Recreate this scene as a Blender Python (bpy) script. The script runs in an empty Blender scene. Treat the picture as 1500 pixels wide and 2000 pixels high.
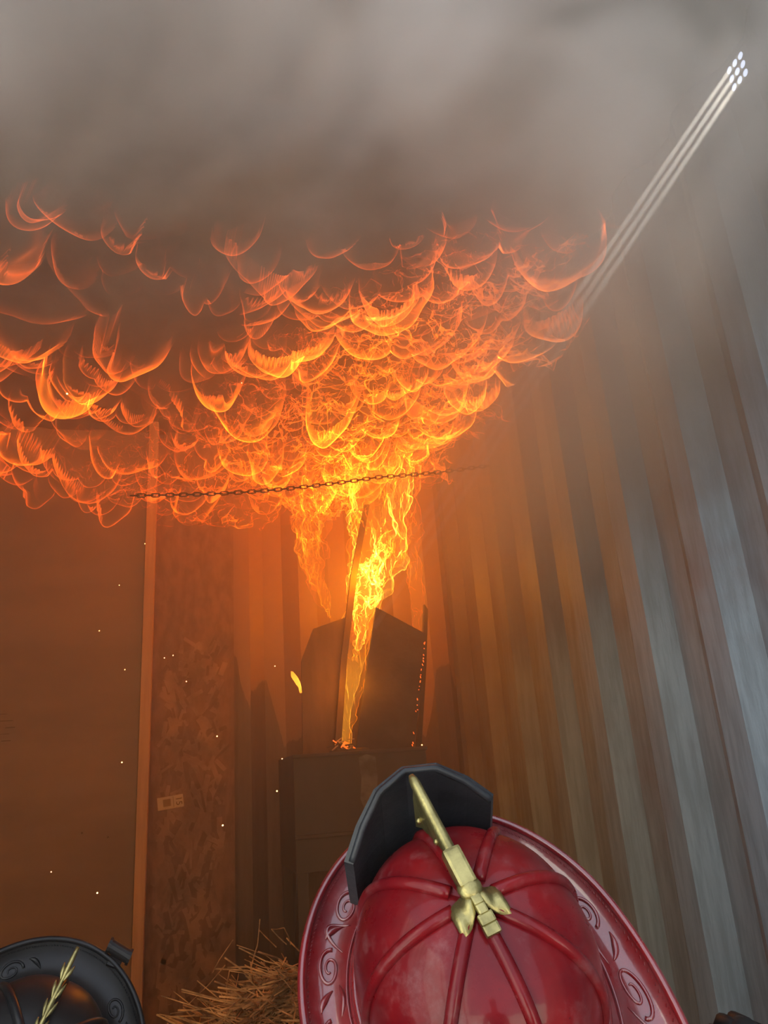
import bpy, bmesh, math, random
import numpy as np
from mathutils import Vector, Matrix, Quaternion

random.seed(7)
RNG = np.random.default_rng(11)
S = bpy.context.scene
COL = S.collection
PI = math.pi

# ------------------------------------------------------------------ camera
# world: x right, y into the container, z up, origin at the camera
F_PX = 1502.0
UP = Vector((430 - 750, 1000 + 3300, -F_PX)).normalized()
DEP = Vector((350 - 750, 1000 - 1550, -F_PX)).normalized()
DEP = (DEP - UP * UP.dot(DEP)).normalized()
RGT = DEP.cross(UP)
CR = Matrix((RGT, DEP, UP))            # world = CR @ cam
cd = bpy.data.cameras.new('camera')
cam = bpy.data.objects.new('camera', cd)
COL.objects.link(cam)
cd.sensor_fit = 'VERTICAL'
cd.sensor_height = 36.0
cd.lens = 36.0 * F_PX / 2000.0
cd.clip_start = 0.02
cam.matrix_world = CR.to_4x4()
S.camera = cam


def ray(px, py):
    return CR @ Vector((px - 750, -(py - 1000), -F_PX))


def at(px, py, y):
    """point at depth y seen at pixel px, py"""
    r = ray(px, py)
    return r * (y / r.y)


# ------------------------------------------------------------------ setting sizes
WR = 1.13       # right wall
WL = -1.22      # left wall
YB = 3.06       # back wall
YO = 0.58       # roof edge at the doorway
ZC = 1.43       # ceiling
ZF = -0.97      # floor

# ------------------------------------------------------------------ light
w = bpy.data.worlds.new('world')
S.world = w
w.use_nodes = True
nt = w.node_tree
bg = nt.nodes['Background']
bg.inputs['Color'].default_value = (0.78, 0.85, 1.0, 1)
bg.inputs['Strength'].default_value = 2.1

VENT = Vector((WR, 0.997, 1.375))
BEAM_END = ray(1000, 790).normalized() * 1.25
BEAM_D = (BEAM_END - VENT).normalized()
sd = bpy.data.lights.new('sun', 'SUN')
sd.energy = 62.0
sd.angle = math.radians(0.12)
sd.color = (1.0, 0.93, 0.78)
sun = bpy.data.objects.new('sun', sd)
COL.objects.link(sun)
sun.rotation_mode = 'QUATERNION'
sun.rotation_quaternion = BEAM_D.to_track_quat('-Z', 'Y')

FIRE_LIGHTS = [
    # position, watts, radius, colour
    (at(705, 1120, 2.72), 8.5, 0.07, (1.0, 0.40, 0.012)),
    (at(690, 1330, 2.66), 1.8, 0.04, (1.0, 0.40, 0.015)),
    (Vector((0.70, 2.45, 1.10)), 4.2, 0.12, (1.0, 0.36, 0.012)),
    (Vector((0.20, 2.55, 1.08)), 2.3, 0.12, (1.0, 0.33, 0.015)),
    (Vector((-0.35, 2.30, 1.12)), 0.7, 0.12, (1.0, 0.28, 0.02)),
]
for i, (p, e, r, c) in enumerate(FIRE_LIGHTS):
    l = bpy.data.lights.new('fire_light', 'POINT')
    l.energy = e
    l.shadow_soft_size = r
    l.color = c
    o = bpy.data.objects.new('fire_light', l)
    o.location = p
    COL.objects.link(o)

S.view_settings.view_transform = 'Standard'
S.view_settings.look = 'None'
S.view_settings.gamma = 1.0
S.view_settings.use_curve_mapping = False
S.view_settings.exposure = 0.0
S.cycles.use_denoising = True
S.cycles.transparent_max_bounces = 24
S.cycles.max_bounces = 3
S.cycles.volume_bounces = 1
S.cycles.volume_step_rate = 4.0
S.cycles.sample_clamp_indirect = 6.0


# ------------------------------------------------------------------ helpers
def obj(name, bm, mat, parent=None, smooth=False, label=None, cat=None, group=None, kind=None):
    me = bpy.data.meshes.new(name)
    if isinstance(bm, bmesh.types.BMesh):
        bmesh.ops.recalc_face_normals(bm, faces=bm.faces[:])
        bm.to_mesh(me)
        bm.free()
    else:
        v, f = bm
        me.from_pydata([tuple(x) for x in v], [], f)
    me.materials.append(mat)
    if smooth:
        me.shade_smooth()
    o = bpy.data.objects.new(name, me)
    COL.objects.link(o)
    o.parent = parent
    tag(o, label, cat, group, kind)
    return o


def tag(o, label=None, cat=None, group=None, kind=None):
    for k, v in (('label', label), ('category', cat), ('group', group), ('kind', kind)):
        if v:
            o[k] = v
    return o


def empty(name, loc, label, cat, group=None, rot=None):
    o = bpy.data.objects.new(name, None)
    COL.objects.link(o)
    o.location = loc
    if rot is not None:
        o.rotation_mode = 'QUATERNION'
        o.rotation_quaternion = rot
    return tag(o, label, cat, group)


def box(bm, c, s, rot=None, bevel=0.0):
    m = Matrix.Translation(Vector(c)) @ (rot.to_4x4() if rot is not None else Matrix.Identity(4)) @ Matrix.Diagonal((s[0], s[1], s[2], 1))
    g = bmesh.ops.create_cube(bm, size=1.0, matrix=m)
    if bevel:
        es = list({e for v in g['verts'] for e in v.link_edges})
        bmesh.ops.bevel(bm, geom=es, offset=bevel, segments=2, affect='EDGES', profile=0.6)


def tube(bm, pts, rad, seg=8, caps=True, flat=1.0, nrm=None):
    """tube along pts; rad number or list; flat squashes along nrm"""
    pts = [Vector(p) for p in pts]
    n = len(pts)
    rings = []
    ref = Vector((0, 0, 1)) if nrm is None else Vector(nrm)
    for i, p in enumerate(pts):
        t = (pts[min(i + 1, n - 1)] - pts[max(i - 1, 0)]).normalized()
        rf = ref[i] if isinstance(ref, list) else ref
        a = t.cross(rf)
        if a.length < 1e-4:
            a = t.cross(Vector((1, 0.1, 0)))
        a.normalize()
        b = a.cross(t).normalized()
        r = rad[i] if isinstance(rad, (list, tuple)) else rad
        rings.append([bm.verts.new(p + a * (r * math.cos(2 * PI * k / seg)) + b * (flat * r * math.sin(2 * PI * k / seg))) for k in range(seg)])
    for i in range(n - 1):
        for k in range(seg):
            bm.faces.new((rings[i][k], rings[i][(k + 1) % seg], rings[i + 1][(k + 1) % seg], rings[i + 1][k]))
    if caps:
        bm.faces.new(rings[0][::-1])
        bm.faces.new(rings[-1])


def closed_tube(bm, pts, rad, seg=8):
    pts = [Vector(p) for p in pts]
    n = len(pts)
    rings = []
    for i, p in enumerate(pts):
        t = (pts[(i + 1) % n] - pts[i - 1]).normalized()
        a = t.cross(Vector((0, 0, 1))).normalized()
        b = a.cross(t).normalized()
        rings.append([bm.verts.new(p + a * (rad * math.cos(2 * PI * k / seg)) + b * (rad * math.sin(2 * PI * k / seg))) for k in range(seg)])
    for i in range(n):
        j = (i + 1) % n
        for k in range(seg):
            bm.faces.new((rings[i][k], rings[i][(k + 1) % seg], rings[j][(k + 1) % seg], rings[j][k]))


def prism(bm, pts, thick_vec):
    """closed polygon pts extruded by a vector"""
    t = Vector(thick_vec)
    a = [bm.verts.new(Vector(p)) for p in pts]
    b = [bm.verts.new(Vector(p) + t) for p in pts]
    bm.faces.new(a)
    bm.faces.new(b[::-1])
    n = len(pts)
    for i in range(n):
        bm.faces.new((a[i], b[i], b[(i + 1) % n], a[(i + 1) % n]))


# ------------------------------------------------------------------ node helpers
class NG:
    def __init__(s, mat):
        s.t = mat.node_tree
        s.n = s.t.nodes
        s.l = s.t.links

    def new(s, typ, **kw):
        n = s.n.new(typ)
        for k, v in kw.items():
            setattr(n, k, v)
        return n

    def link(s, a, b):
        s.l.new(a, b)

    def val(s, sock, v):
        if hasattr(v, 'is_output') or isinstance(v, bpy.types.NodeSocket):
            s.l.new(v, sock)
        else:
            sock.default_value = v

    def math(s, op, a, b=None, c=None, clamp=False):
        n = s.new('ShaderNodeMath', operation=op)
        n.use_clamp = clamp
        s.val(n.inputs[0], a)
        if b is not None:
            s.val(n.inputs[1], b)
        if c is not None:
            s.val(n.inputs[2], c)
        return n.outputs[0]

    def mix(s, f, a, b):
        n = s.new('ShaderNodeMix', data_type='RGBA')
        s.val(n.inputs[0], f)
        s.val(n.inputs[6], a)
        s.val(n.inputs[7], b)
        return n.outputs[2]

    def smooth(s, v, lo, hi, a=0.0, b=1.0):
        n = s.new('ShaderNodeMapRange', interpolation_type='SMOOTHSTEP')
        s.val(n.inputs[0], v)
        n.inputs[1].default_value = lo
        n.inputs[2].default_value = hi
        n.inputs[3].default_value = a
        n.inputs[4].default_value = b
        return n.outputs[0]

    def noise(s, vec, scale, detail=3, rough=0.5, dist=0.0, typ='FBM'):
        n = s.new('ShaderNodeTexNoise')
        n.noise_type = typ
        if vec is not None:
            s.link(vec, n.inputs['Vector'])
        n.inputs['Scale'].default_value = scale
        n.inputs['Detail'].default_value = detail
        n.inputs['Roughness'].default_value = rough
        n.inputs['Distortion'].default_value = dist
        return n.outputs[0]

    def stretch(s, vec, sx, sy, sz):
        n = s.new('ShaderNodeVectorMath', operation='MULTIPLY')
        s.link(vec, n.inputs[0])
        n.inputs[1].default_value = (sx, sy, sz)
        return n.outputs[0]


def base_mat(name):
    m = bpy.data.materials.new(name)
    m.use_nodes = True
    g = NG(m)
    b = g.n['Principled BSDF']
    return m, g, b


def simple(name, col, rough=0.6, metal=0.0, coat=0.0, var=0.25, scale=12.0, bump=0.15, stretch=(1, 1, 1), coat_rough=0.1, spec=0.5):
    m, g, b = base_mat(name)
    pos = g.new('ShaderNodeTexCoord').outputs['Object']
    v = g.stretch(pos, *stretch)
    n = g.noise(v, scale, 5, 0.6)
    dark = tuple(c * (1 - var) for c in col) + (1,)
    lite = tuple(min(1, c * (1 + var)) for c in col) + (1,)
    g.link(g.mix(g.smooth(n, 0.3, 0.7), dark, lite), b.inputs['Base Color'])
    b.inputs['Metallic'].default_value = metal
    b.inputs['Roughness'].default_value = rough
    b.inputs['Coat Weight'].default_value = coat
    b.inputs['Coat Roughness'].default_value = coat_rough
    b.inputs['Specular IOR Level'].default_value = spec
    if bump:
        bp = g.new('ShaderNodeBump')
        bp.inputs['Strength'].default_value = bump
        bp.inputs['Distance'].default_value = 0.002
        g.link(g.noise(v, scale * 6, 4, 0.6), bp.inputs['Height'])
        g.link(bp.outputs[0], b.inputs['Normal'])
    return m


# ------------------------------------------------------------------ materials
def wall_paint(name, paint, rust, soot_line=False):
    m, g, b = base_mat(name)
    pos = g.new('ShaderNodeTexCoord').outputs['Object']
    streak = g.noise(g.stretch(pos, 9, 9, 0.9), 6, 6, 0.65)
    fine = g.noise(g.stretch(pos, 60, 60, 6), 4, 4, 0.7)
    blot = g.noise(pos, 2.6, 4, 0.55)
    c = g.mix(g.smooth(streak, 0.35, 0.65), tuple(x * 0.72 for x in paint) + (1,), tuple(paint) + (1,))
    c = g.mix(g.smooth(fine, 0.60, 0.75, 0, 0.35), c, tuple(x * 0.45 for x in paint) + (1,))
    c = g.mix(g.smooth(blot, 0.5, 0.75, 0, 0.5), c, tuple(rust) + (1,))
    if soot_line:
        # soot above, paint burnt back to bare pale steel with a ragged edge below it
        sx = g.new('ShaderNodeSeparateXYZ')
        g.link(pos, sx.inputs[0])
        rag = g.noise(g.stretch(pos, 8, 8, 3), 6, 5, 0.7)
        TORN = [(440, 1260), (462, 1290), (470, 1345), (488, 1388), (489.5, 1352), (494, 1357), (512, 1330), (521, 1330), (556, 1458), (588, 1442),
                (600, 1300), (700, 1250), (790, 1330), (812, 1392), (828, 1440), (834, 1446), (842, 1400), (850, 1310), (876, 1300), (887, 1343), (902, 1338), (908, 1318), (913, 1290), (925, 1290)]
        rp = g.new('ShaderNodeValToRGB')
        els = rp.color_ramp.elements
        pts_ = []
        for px, py in TORN:
            q = at(px, py, 3.04)
            pts_.append((q.x, q.z))
        X0, X1, Z0, Z1 = 0.1, 1.2, -0.2, 1.0
        for i, (x, z) in enumerate(pts_):
            f = min(max((x - X0) / (X1 - X0), 0.0), 1.0)
            c_ = (z - Z0) / (Z1 - Z0)
            e = els[0] if i == 0 else els.new(f)
            if i == 0:
                e.position = f
            e.color = (c_, c_, c_, 1)
        els.remove(els[-1])
        g.link(g.math('DIVIDE', g.math('SUBTRACT', sx.outputs[0], X0), X1 - X0), rp.inputs[0])
        edge = g.math('ADD', g.math('MULTIPLY', rp.outputs[0], Z1 - Z0), Z0)
        edge = g.math('ADD', edge, g.math('MULTIPLY', g.math('SUBTRACT', rag, 0.5), 0.05))
        h = g.math('SUBTRACT', sx.outputs[2], edge)
        burnt = g.smooth(h, 0.0, 0.012)
        c = g.mix(burnt, c, (0.22, 0.135, 0.08, 1))
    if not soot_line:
        # smoke haze's dimming painted into the side walls, darker upwards and towards the fire
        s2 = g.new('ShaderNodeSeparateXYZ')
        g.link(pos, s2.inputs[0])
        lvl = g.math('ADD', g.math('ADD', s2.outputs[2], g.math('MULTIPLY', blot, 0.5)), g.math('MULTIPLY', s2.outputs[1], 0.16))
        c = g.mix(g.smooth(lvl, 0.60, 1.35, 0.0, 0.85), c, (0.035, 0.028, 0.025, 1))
    g.link(c, b.inputs['Base Color'])
    b.inputs['Roughness'].default_value = 0.5
    b.inputs['Metallic'].default_value = 0.0
    bp = g.new('ShaderNodeBump')
    bp.inputs['Strength'].default_value = 0.35
    bp.inputs['Distance'].default_value = 0.002
    g.link(fine, bp.inputs['Height'])
    g.link(bp.outputs[0], b.inputs['Normal'])
    return m


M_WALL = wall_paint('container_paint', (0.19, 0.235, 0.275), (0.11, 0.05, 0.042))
M_BACK = wall_paint('back_wall_paint', (0.09, 0.065, 0.055), (0.07, 0.04, 0.03), True)
M_CEIL = simple('sooty_steel', (0.05, 0.045, 0.04), 0.8)
M_FLOOR = simple('charred_floor', (0.05, 0.04, 0.035), 0.85, scale=7)
M_GROUND = simple('concrete_ground', (0.30, 0.29, 0.27), 0.9, scale=4)
M_DOOR = simple('door_paint', (0.30, 0.32, 0.33), 0.5, scale=4, stretch=(3, 3, 0.4))
M_PLY = simple('plywood', (0.21, 0.145, 0.105), 0.75, var=0.14, scale=2.2, stretch=(1, 1, 3))
M_STUD = simple('sawn_pine', (0.44, 0.28, 0.18), 0.7, var=0.15, scale=6, stretch=(8, 8, 0.5))
M_OSB = simple('osb_base', (0.17, 0.105, 0.07), 0.8, var=0.3, scale=16, stretch=(2.4, 1, 1))
M_FLAKE = simple('osb_strand', (0.21, 0.135, 0.09), 0.7, var=0.45, scale=9)
M_FLAKE2 = simple('osb_strand_dark', (0.12, 0.072, 0.05), 0.8, var=0.4, scale=9)
M_PAPER = simple('paper_label', (0.46, 0.40, 0.32), 0.7, var=0.08, bump=0)
M_INK = simple('label_ink', (0.07, 0.05, 0.04), 0.7, bump=0)
M_CHAR = simple('charred_board', (0.035, 0.027, 0.022), 0.85, var=0.5, scale=9, bump=0.6)
M_BURNTPLY = simple('scorched_board', (0.08, 0.05, 0.03), 0.8, var=0.4, scale=5, stretch=(3, 3, .6))
M_BOX = simple('burn_box_steel', (0.036, 0.028, 0.026), 0.7, metal=0.1, var=0.35, scale=3, stretch=(2, 2, .7))
M_CHAIN = simple('sooty_chain', (0.02, 0.015, 0.012), 0.6, metal=0.6)
M_STRAW = simple('straw', (0.50, 0.30, 0.14), 0.65, var=0.75, scale=14, bump=0)
M_BRASS = simple('aged_brass', (0.29, 0.25, 0.10), 0.34, metal=0.85, var=0.35, scale=40, bump=0.25)
M_LEATHER = simple('black_leather', (0.016, 0.018, 0.022), 0.45, var=0.5, scale=14, bump=0.4, coat=0.08, coat_rough=0.3, spec=0.35)
M_BLACKLAC = simple('black_lacquer', (0.008, 0.009, 0.011), 0.35, var=0.4, scale=10, bump=0.12, coat=0.0, coat_rough=0.15, spec=0.28)
M_RUBBER = simple('black_rubber', (0.010, 0.010, 0.011), 0.5, spec=0.3)
M_COAT = simple('turnout_coat', (0.03, 0.028, 0.025), 0.85, scale=30)
M_SKIN = simple('skin', (0.45, 0.26, 0.19), 0.55, var=0.1)


def red_leather(name, coat, gloss):
    m, g, b = base_mat(name)
    pos = g.new('ShaderNodeTexCoord').outputs['Object']
    n = g.noise(pos, 9, 5, 0.6)
    spec = g.noise(pos, 130, 3, 0.6)
    c = g.mix(g.smooth(n, 0.35, 0.7), (0.10, 0.003, 0.006, 1), (0.19, 0.006, 0.008, 1))
    c = g.mix(g.smooth(spec, 0.70, 0.76, 0, 0.6), c, (0.05, 0.01, 0.01, 1))
    dust = g.noise(pos, 24, 6, 0.7)
    c = g.mix(g.smooth(dust, 0.5, 0.8, 0, 0.22), c, (0.30, 0.22, 0.22, 1))
    g.link(c, b.inputs['Base Color'])
    g.link(g.smooth(dust, 0.3, 0.8, 0.24, 0.5), b.inputs['Roughness'])
    b.inputs['Coat Weight'].default_value = coat
    b.inputs['Specular IOR Level'].default_value = gloss
    b.inputs['Coat Roughness'].default_value = 0.09
    bp = g.new('ShaderNodeBump')
    bp.inputs['Strength'].default_value = 0.12
    bp.inputs['Distance'].default_value = 0.002
    g.link(g.noise(pos, 45, 3, 0.5), bp.inputs['Height'])
    g.link(bp.outputs[0], b.inputs['Normal'])
    g.link(bp.outputs[0], b.inputs['Coat Normal'])
    return m


M_RED = red_leather('red_lacquered_leather', 1.0, 0.5)
M_RED.node_tree.nodes['Principled BSDF'].inputs['Coat IOR'].default_value = 1.62
M_REDCROWN = red_leather('dusty_red_leather', 0.25, 0.12)


def emis(name, col, strength):
    m = bpy.data.materials.new(name)
    m.use_nodes = True
    g = NG(m)
    g.n.remove(g.n['Principled BSDF'])
    e = g.new('ShaderNodeEmission')
    e.inputs[0].default_value = (*col, 1)
    e.inputs[1].default_value = strength
    g.link(e.outputs[0], g.n['Material Output'].inputs[0])
    m.cycles.emission_sampling = 'NONE'
    return m


M_SPARK = emis('spark', (1.0, 0.62, 0.30), 9.0)
M_EMBER = emis('ember', (1.0, 0.16, 0.03), 2.2)


def flame_mat(name, gain, power, base, cool=False):
    """a thin sheet of burning gas: it gives more light where one looks along it"""
    m = bpy.data.materials.new(name)
    m.use_nodes = True
    g = NG(m)
    g.n.remove(g.n['Principled BSDF'])
    geo = g.new('ShaderNodeNewGeometry')
    dt = g.new('ShaderNodeVectorMath', operation='DOT_PRODUCT')
    g.link(geo.outputs['Normal'], dt.inputs[0])
    g.link(geo.outputs['Incoming'], dt.inputs[1])
    f = g.math('ABSOLUTE', dt.outputs['Value'])
    rim = g.math('POWER', g.math('SUBTRACT', 1.0, f, clamp=True), power)
    at_ = g.new('ShaderNodeAttribute', attribute_name='glow')
    heat = at_.outputs['Fac']
    ramp = g.new('ShaderNodeValToRGB')
    g.link(heat, ramp.inputs[0])
    r = ramp.color_ramp
    r.elements[0].position = 0.0
    r.elements[0].color = (1.0, 0.13, 0.025, 1)
    r.elements[1].position = 1.0
    r.elements[1].color = (1.0, 0.66, 0.10, 1)
    e1 = r.elements.new(0.45)
    e1.color = (1.0, 0.20, 0.012, 1)
    e2 = r.elements.new(0.75)
    e2.color = (1.0, 0.38, 0.02, 1)
    if cool:
        e1.color = (1.0, 0.17, 0.015, 1)
        e2.color = (1.0, 0.22, 0.015, 1)
        r.elements[-1].color = (1.0, 0.30, 0.02, 1)
    st = g.math('MULTIPLY', g.math('ADD', g.math('MULTIPLY', rim, gain), base), heat)
    e = g.new('ShaderNodeEmission')
    g.link(ramp.outputs[0], e.inputs[0])
    g.link(st, e.inputs[1])
    t = g.new('ShaderNodeBsdfTransparent')
    a = g.new('ShaderNodeAddShader')
    g.link(e.outputs[0], a.inputs[0])
    g.link(t.outputs[0], a.inputs[1])
    g.link(a.outputs[0], g.n['Material Output'].inputs[0])
    m.cycles.emission_sampling = 'NONE'
    return m


M_FLAME_ROLL = flame_mat('rolling_flame', 4.2, 5.0, 0.05, True)
M_FLAME_FINE = flame_mat('fine_flame', 2.3, 6.0, 0.045, True)
M_FLAME_COL = flame_mat('column_flame', 3.8, 4.0, 0.13)
M_FLAME_SMALL = flame_mat('small_flame', 2.5, 2.0, 0.9)

# ------------------------------------------------------------------ setting: container shell
PITCH = 0.27
PROF = [(0.0, 0.0), (0.078, 0.0), (0.140, 0.036), (0.212, 0.036), (0.2699, 0.0)]


def corrugated(name, horizontal, start, end, place, mat, z0, z1, skip=None, phase=0.0):
    """vertical folds: place(s, d, z) -> point, s along the wall, d depth of the fold"""
    ss = []
    k = math.floor((start - phase) / PITCH)
    while phase + k * PITCH < end:
        for a, d in PROF:
            s = phase + k * PITCH + a
            if start <= s <= end:
                ss.append((s, d))
        k += 1
    if ss[-1][0] < end - 1e-3:
        ss.append((end, ss[-1][1]))
    zs = [z0, z1] if skip is None else [z0, skip[2], skip[3], z1]
    verts, faces = [], []
    for s, d in ss:
        for z in zs:
            verts.append(place(s, d, z))
    nz = len(zs)
    for i in range(len(ss) - 1):
        for j in range(nz - 1):
            if skip and j == 1 and ss[i][0] >= skip[0] - 1e-3 and ss[i + 1][0] <= skip[1] + 1e-3:
                continue
            faces.append((i * nz + j, (i + 1) * nz + j, (i + 1) * nz + j + 1, i * nz + j + 1))
    o = obj(name, (verts, faces), mat)
    return o


# right wall: folds stand out towards -x; groove (far slope of each fold) at y = 1.31 + k*PITCH
# profile measured so that the vent sits on one recessed flat
ph = 1.31 - 0.14 - PITCH * 2
# flats at a in [0, .078] are recessed (x = WR); vent flat chosen around y = 0.997
ph_r = 0.997 - 0.039 - PITCH * 0
vent_lo, vent_hi = ph_r, ph_r + 0.078
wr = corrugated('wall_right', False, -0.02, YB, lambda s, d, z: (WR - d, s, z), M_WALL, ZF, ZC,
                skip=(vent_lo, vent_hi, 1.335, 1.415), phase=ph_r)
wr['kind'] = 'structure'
sol = wr.modifiers.new('thick', 'SOLIDIFY')
sol.thickness = 0.002
sol.offset = 0
wb = corrugated('wall_back', True, WL, WR, lambda s, d, z: (s, YB - d, z), M_BACK, ZF, ZC, phase=0.045)
wb['kind'] = 'structure'
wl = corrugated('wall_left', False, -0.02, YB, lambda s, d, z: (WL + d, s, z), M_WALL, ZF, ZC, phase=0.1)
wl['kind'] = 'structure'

# vent plate with nine real holes, in the flat of the right wall
bm = bmesh.new()
NH = 3
dy, dz, hr = 0.0180, 0.0240, 0.0068
cy0, cz0 = 0.997, 1.375
seg = 16
y_edges = [vent_lo] + [cy0 + (i - 1.5) * dy for i in range(4)] + [vent_hi]
z_edges = [1.335] + [cz0 + (i - 1.5) * dz for i in range(4)] + [1.415]
for i in range(5):
    for j in range(5):
        y0, y1, z0, z1 = y_edges[i], y_edges[i + 1], z_edges[j], z_edges[j + 1]
        if 1 <= i <= 3 and 1 <= j <= 3:
            cyy, czz = (y0 + y1) / 2, (z0 + z1) / 2
            hole, outer = [], []
            for k in range(seg):
                a = 2 * PI * (k + 0.5) / seg
                ca, sa = math.cos(a), math.sin(a)
                hole.append(bm.verts.new((WR, cyy + hr * ca, czz + hr * 1.25 * sa)))
                q = min((dy / 2) / max(abs(ca), 1e-6), (dz / 2) / max(abs(sa), 1e-6))
                outer.append(bm.verts.new((WR, cyy + q * ca, czz + q * sa)))
            for k in range(seg):
                bm.faces.new((hole[k], outer[k], outer[(k + 1) % seg], hole[(k + 1) % seg]))
            # corners of the cell
            for (sy, sz) in ((1, 1), (-1, 1), (-1, -1), (1, -1)):
                cv = bm.verts.new((WR, cyy + sy * dy / 2, czz + sz * dz / 2))
                near = sorted(outer, key=lambda v: (v.co - cv.co).length)[:2]
                try:
                    bm.faces.new((near[0], cv, near[1]))
                except ValueError:
                    pass
        else:
            vs = [bm.verts.new(p) for p in ((WR, y0, z0), (WR, y1, z0), (WR, y1, z1), (WR, y0, z1))]
            bm.faces.new(vs)
bmesh.ops.remove_doubles(bm, verts=bm.verts[:], dist=1e-5)
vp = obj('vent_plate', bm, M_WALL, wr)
vp['label'] = 'vent plate with nine bright round holes'

bm = bmesh.new()
box(bm, ((WL + WR) / 2, (YO + YB) / 2, ZC + 0.01), (WR - WL - 0.002, YB - YO + 0.1, 0.02))
obj('ceiling', bm, M_CEIL, kind='structure')
bm = bmesh.new()
box(bm, ((WL + WR) / 2, (YB) / 2 - 0.0, ZF - 0.015), (WR - WL + 0.1, YB + 0.1, 0.03))
obj('floor', bm, M_FLOOR, kind='structure')
bm = bmesh.new()
box(bm, (0, -3.0, ZF - 0.06), (14, 16, 0.05))
obj('ground', bm, M_GROUND, kind='structure')
bm = bmesh.new()
box(bm, ((WL + WR) / 2, YO - 0.03, ZC + 0.045), (WR - WL - 0.002, 0.06, 0.11))
obj('trim_1', bm, M_DOOR, kind='structure')
for i, x in ((1, WR + 0.03), (2, WL - 0.03)):
    bm = bmesh.new()
    box(bm, (x, -0.62, (ZF + ZC) / 2), (0.05, 1.16, ZC - ZF), bevel=0.004)
    d = obj('door_%d' % i, bm, M_DOOR, kind='structure')
    bm = bmesh.new()
    tube(bm, [(x - 0.05 * (1 if x > 0 else -1), -0.9, ZF + 0.1), (x - 0.05 * (1 if x > 0 else -1), -0.9, ZC - 0.1)], 0.015)
    obj('lock_rod', bm, M_CHAIN, d)

# ------------------------------------------------------------------ back panels
YP = 2.93
# plywood sheet
x_p1 = at(262, 1700, YP).x
bm = bmesh.new()
box(bm, ((WL + 0.03 + x_p1) / 2, YP + 0.009, (ZF + ZC) / 2 - 0.02), (x_p1 - WL - 0.03, 0.018, ZC - ZF - 0.06), bevel=0.002)
ply = obj('plywood_sheet', bm, M_PLY, label='smooth tan plywood sheet left of the pale upright batten', cat='panel')
for (px, py) in ((160, 1627), (211, 1635)):
    bm = bmesh.new()
    p = at(px, py, YP - 0.001)
    bmesh.ops.create_cone(bm, cap_ends=True, segments=12, radius1=0.003, radius2=0.0035, depth=0.002,
                          matrix=Matrix.Translation(p) @ Matrix.Rotation(PI / 2, 4, 'X'))
    obj('nail_head', bm, M_INK, ply)
bm = bmesh.new()
for k in range(5):
    p = at(4 + 8 * (k % 3), 1395 + 13 * k, YP - 0.0006)
    box(bm, p, (0.03 + 0.012 * (k % 2), 0.001, 0.0025 + 0.001 * (k % 3)))
obj('stamped_mark', bm, M_INK, ply)

# stud
xs0, xs1 = at(263, 1700, 2.905).x, at(284, 1700, 2.905).x
bm = bmesh.new()
box(bm, ((xs0 + xs1) / 2, 2.905 + 0.045, (ZF + ZC) / 2), (xs1 - xs0 + 0.002, 0.09, ZC - ZF - 0.02), bevel=0.003)
obj('wooden_batten', bm, M_STUD, label='pale sawn upright batten between the plywood and strand board', cat='batten')

# osb
YS = 2.985
xo0, xo1 = xs1 + 0.001, at(458, 1500, YS).x
bm = bmesh.new()
box(bm, ((xo0 + xo1) / 2, YS + 0.007, (ZF + ZC) / 2 - 0.02), (xo1 - xo0, 0.014, ZC - ZF - 0.06))
osb = obj('strand_board', bm, M_OSB, label='brown strand board with a paper label beside the pale batten', cat='panel')
for nm, mt, cnt in (('wood_strand', M_FLAKE, 330), ('dark_strand', M_FLAKE2, 150)):
    bm = bmesh.new()
    for k in range(cnt):
        L, wd = random.uniform(0.03, 0.085), random.uniform(0.008, 0.020)
        x = random.uniform(xo0 + 0.04, xo1 - 0.04)
        z = random.uniform(ZF + 0.05, 0.55)
        a = random.gauss(PI / 2, 0.55)
        R = Matrix.Rotation(a, 3, 'Y')
        box(bm, (x, YS - 0.0004 - 0.0005 * random.random(), z), (L, 0.0012, wd), rot=R)
    for v in bm.verts:
        v.co.x = min(max(v.co.x, xo0 + 0.001), xo1 - 0.001)
    obj(nm, bm, mt, osb, kind='stuff')
# paper label
pl = at(333, 1567, YS - 0.003)
ang = math.radians(6)
bm = bmesh.new()
box(bm, pl, (0.088, 0.0012, 0.042), rot=Matrix.Rotation(-ang, 3, 'Y'))
lab = obj('paper_label', bm, M_PAPER, osb, label='pale paper label reading 15')
bm = bmesh.new()
box(bm, pl + Vector((-0.012, -0.001, -0.001)), (0.026, 0.0004, 0.024), rot=Matrix.Rotation(-ang, 3, 'Y'))
box(bm, pl + Vector((0.010, -0.001, 0.001)), (0.002, 0.0004, 0.036), rot=Matrix.Rotation(-ang, 3, 'Y'))
m_in = simple('faded_ink', (0.24, 0.19, 0.14), 0.7, bump=0)
obj('label_print', bm, m_in, lab)
tc = bpy.data.curves.new('label_number', 'FONT')
tc.body = '15'
tc.size = 0.030
tc.align_x = 'CENTER'
tc.align_y = 'CENTER'
tc.extrude = 0.0002
tc.materials.append(M_INK)
to0 = bpy.data.objects.new('label_text', tc)
to = bpy.data.objects.new('label_number', bpy.data.meshes.new_from_object(to0))
bpy.data.objects.remove(to0)
COL.objects.link(to)
to.parent = lab
to.location = pl + Vector((0.028, -0.0014, 0.003))
to.rotation_mode = 'QUATERNION'
to.rotation_quaternion = (Matrix.Rotation(-ang, 3, 'Y') @ Matrix.Rotation(PI / 2, 3, 'X') @ Matrix.Rotation(-PI / 2, 3, 'Z')).to_quaternion()

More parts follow.
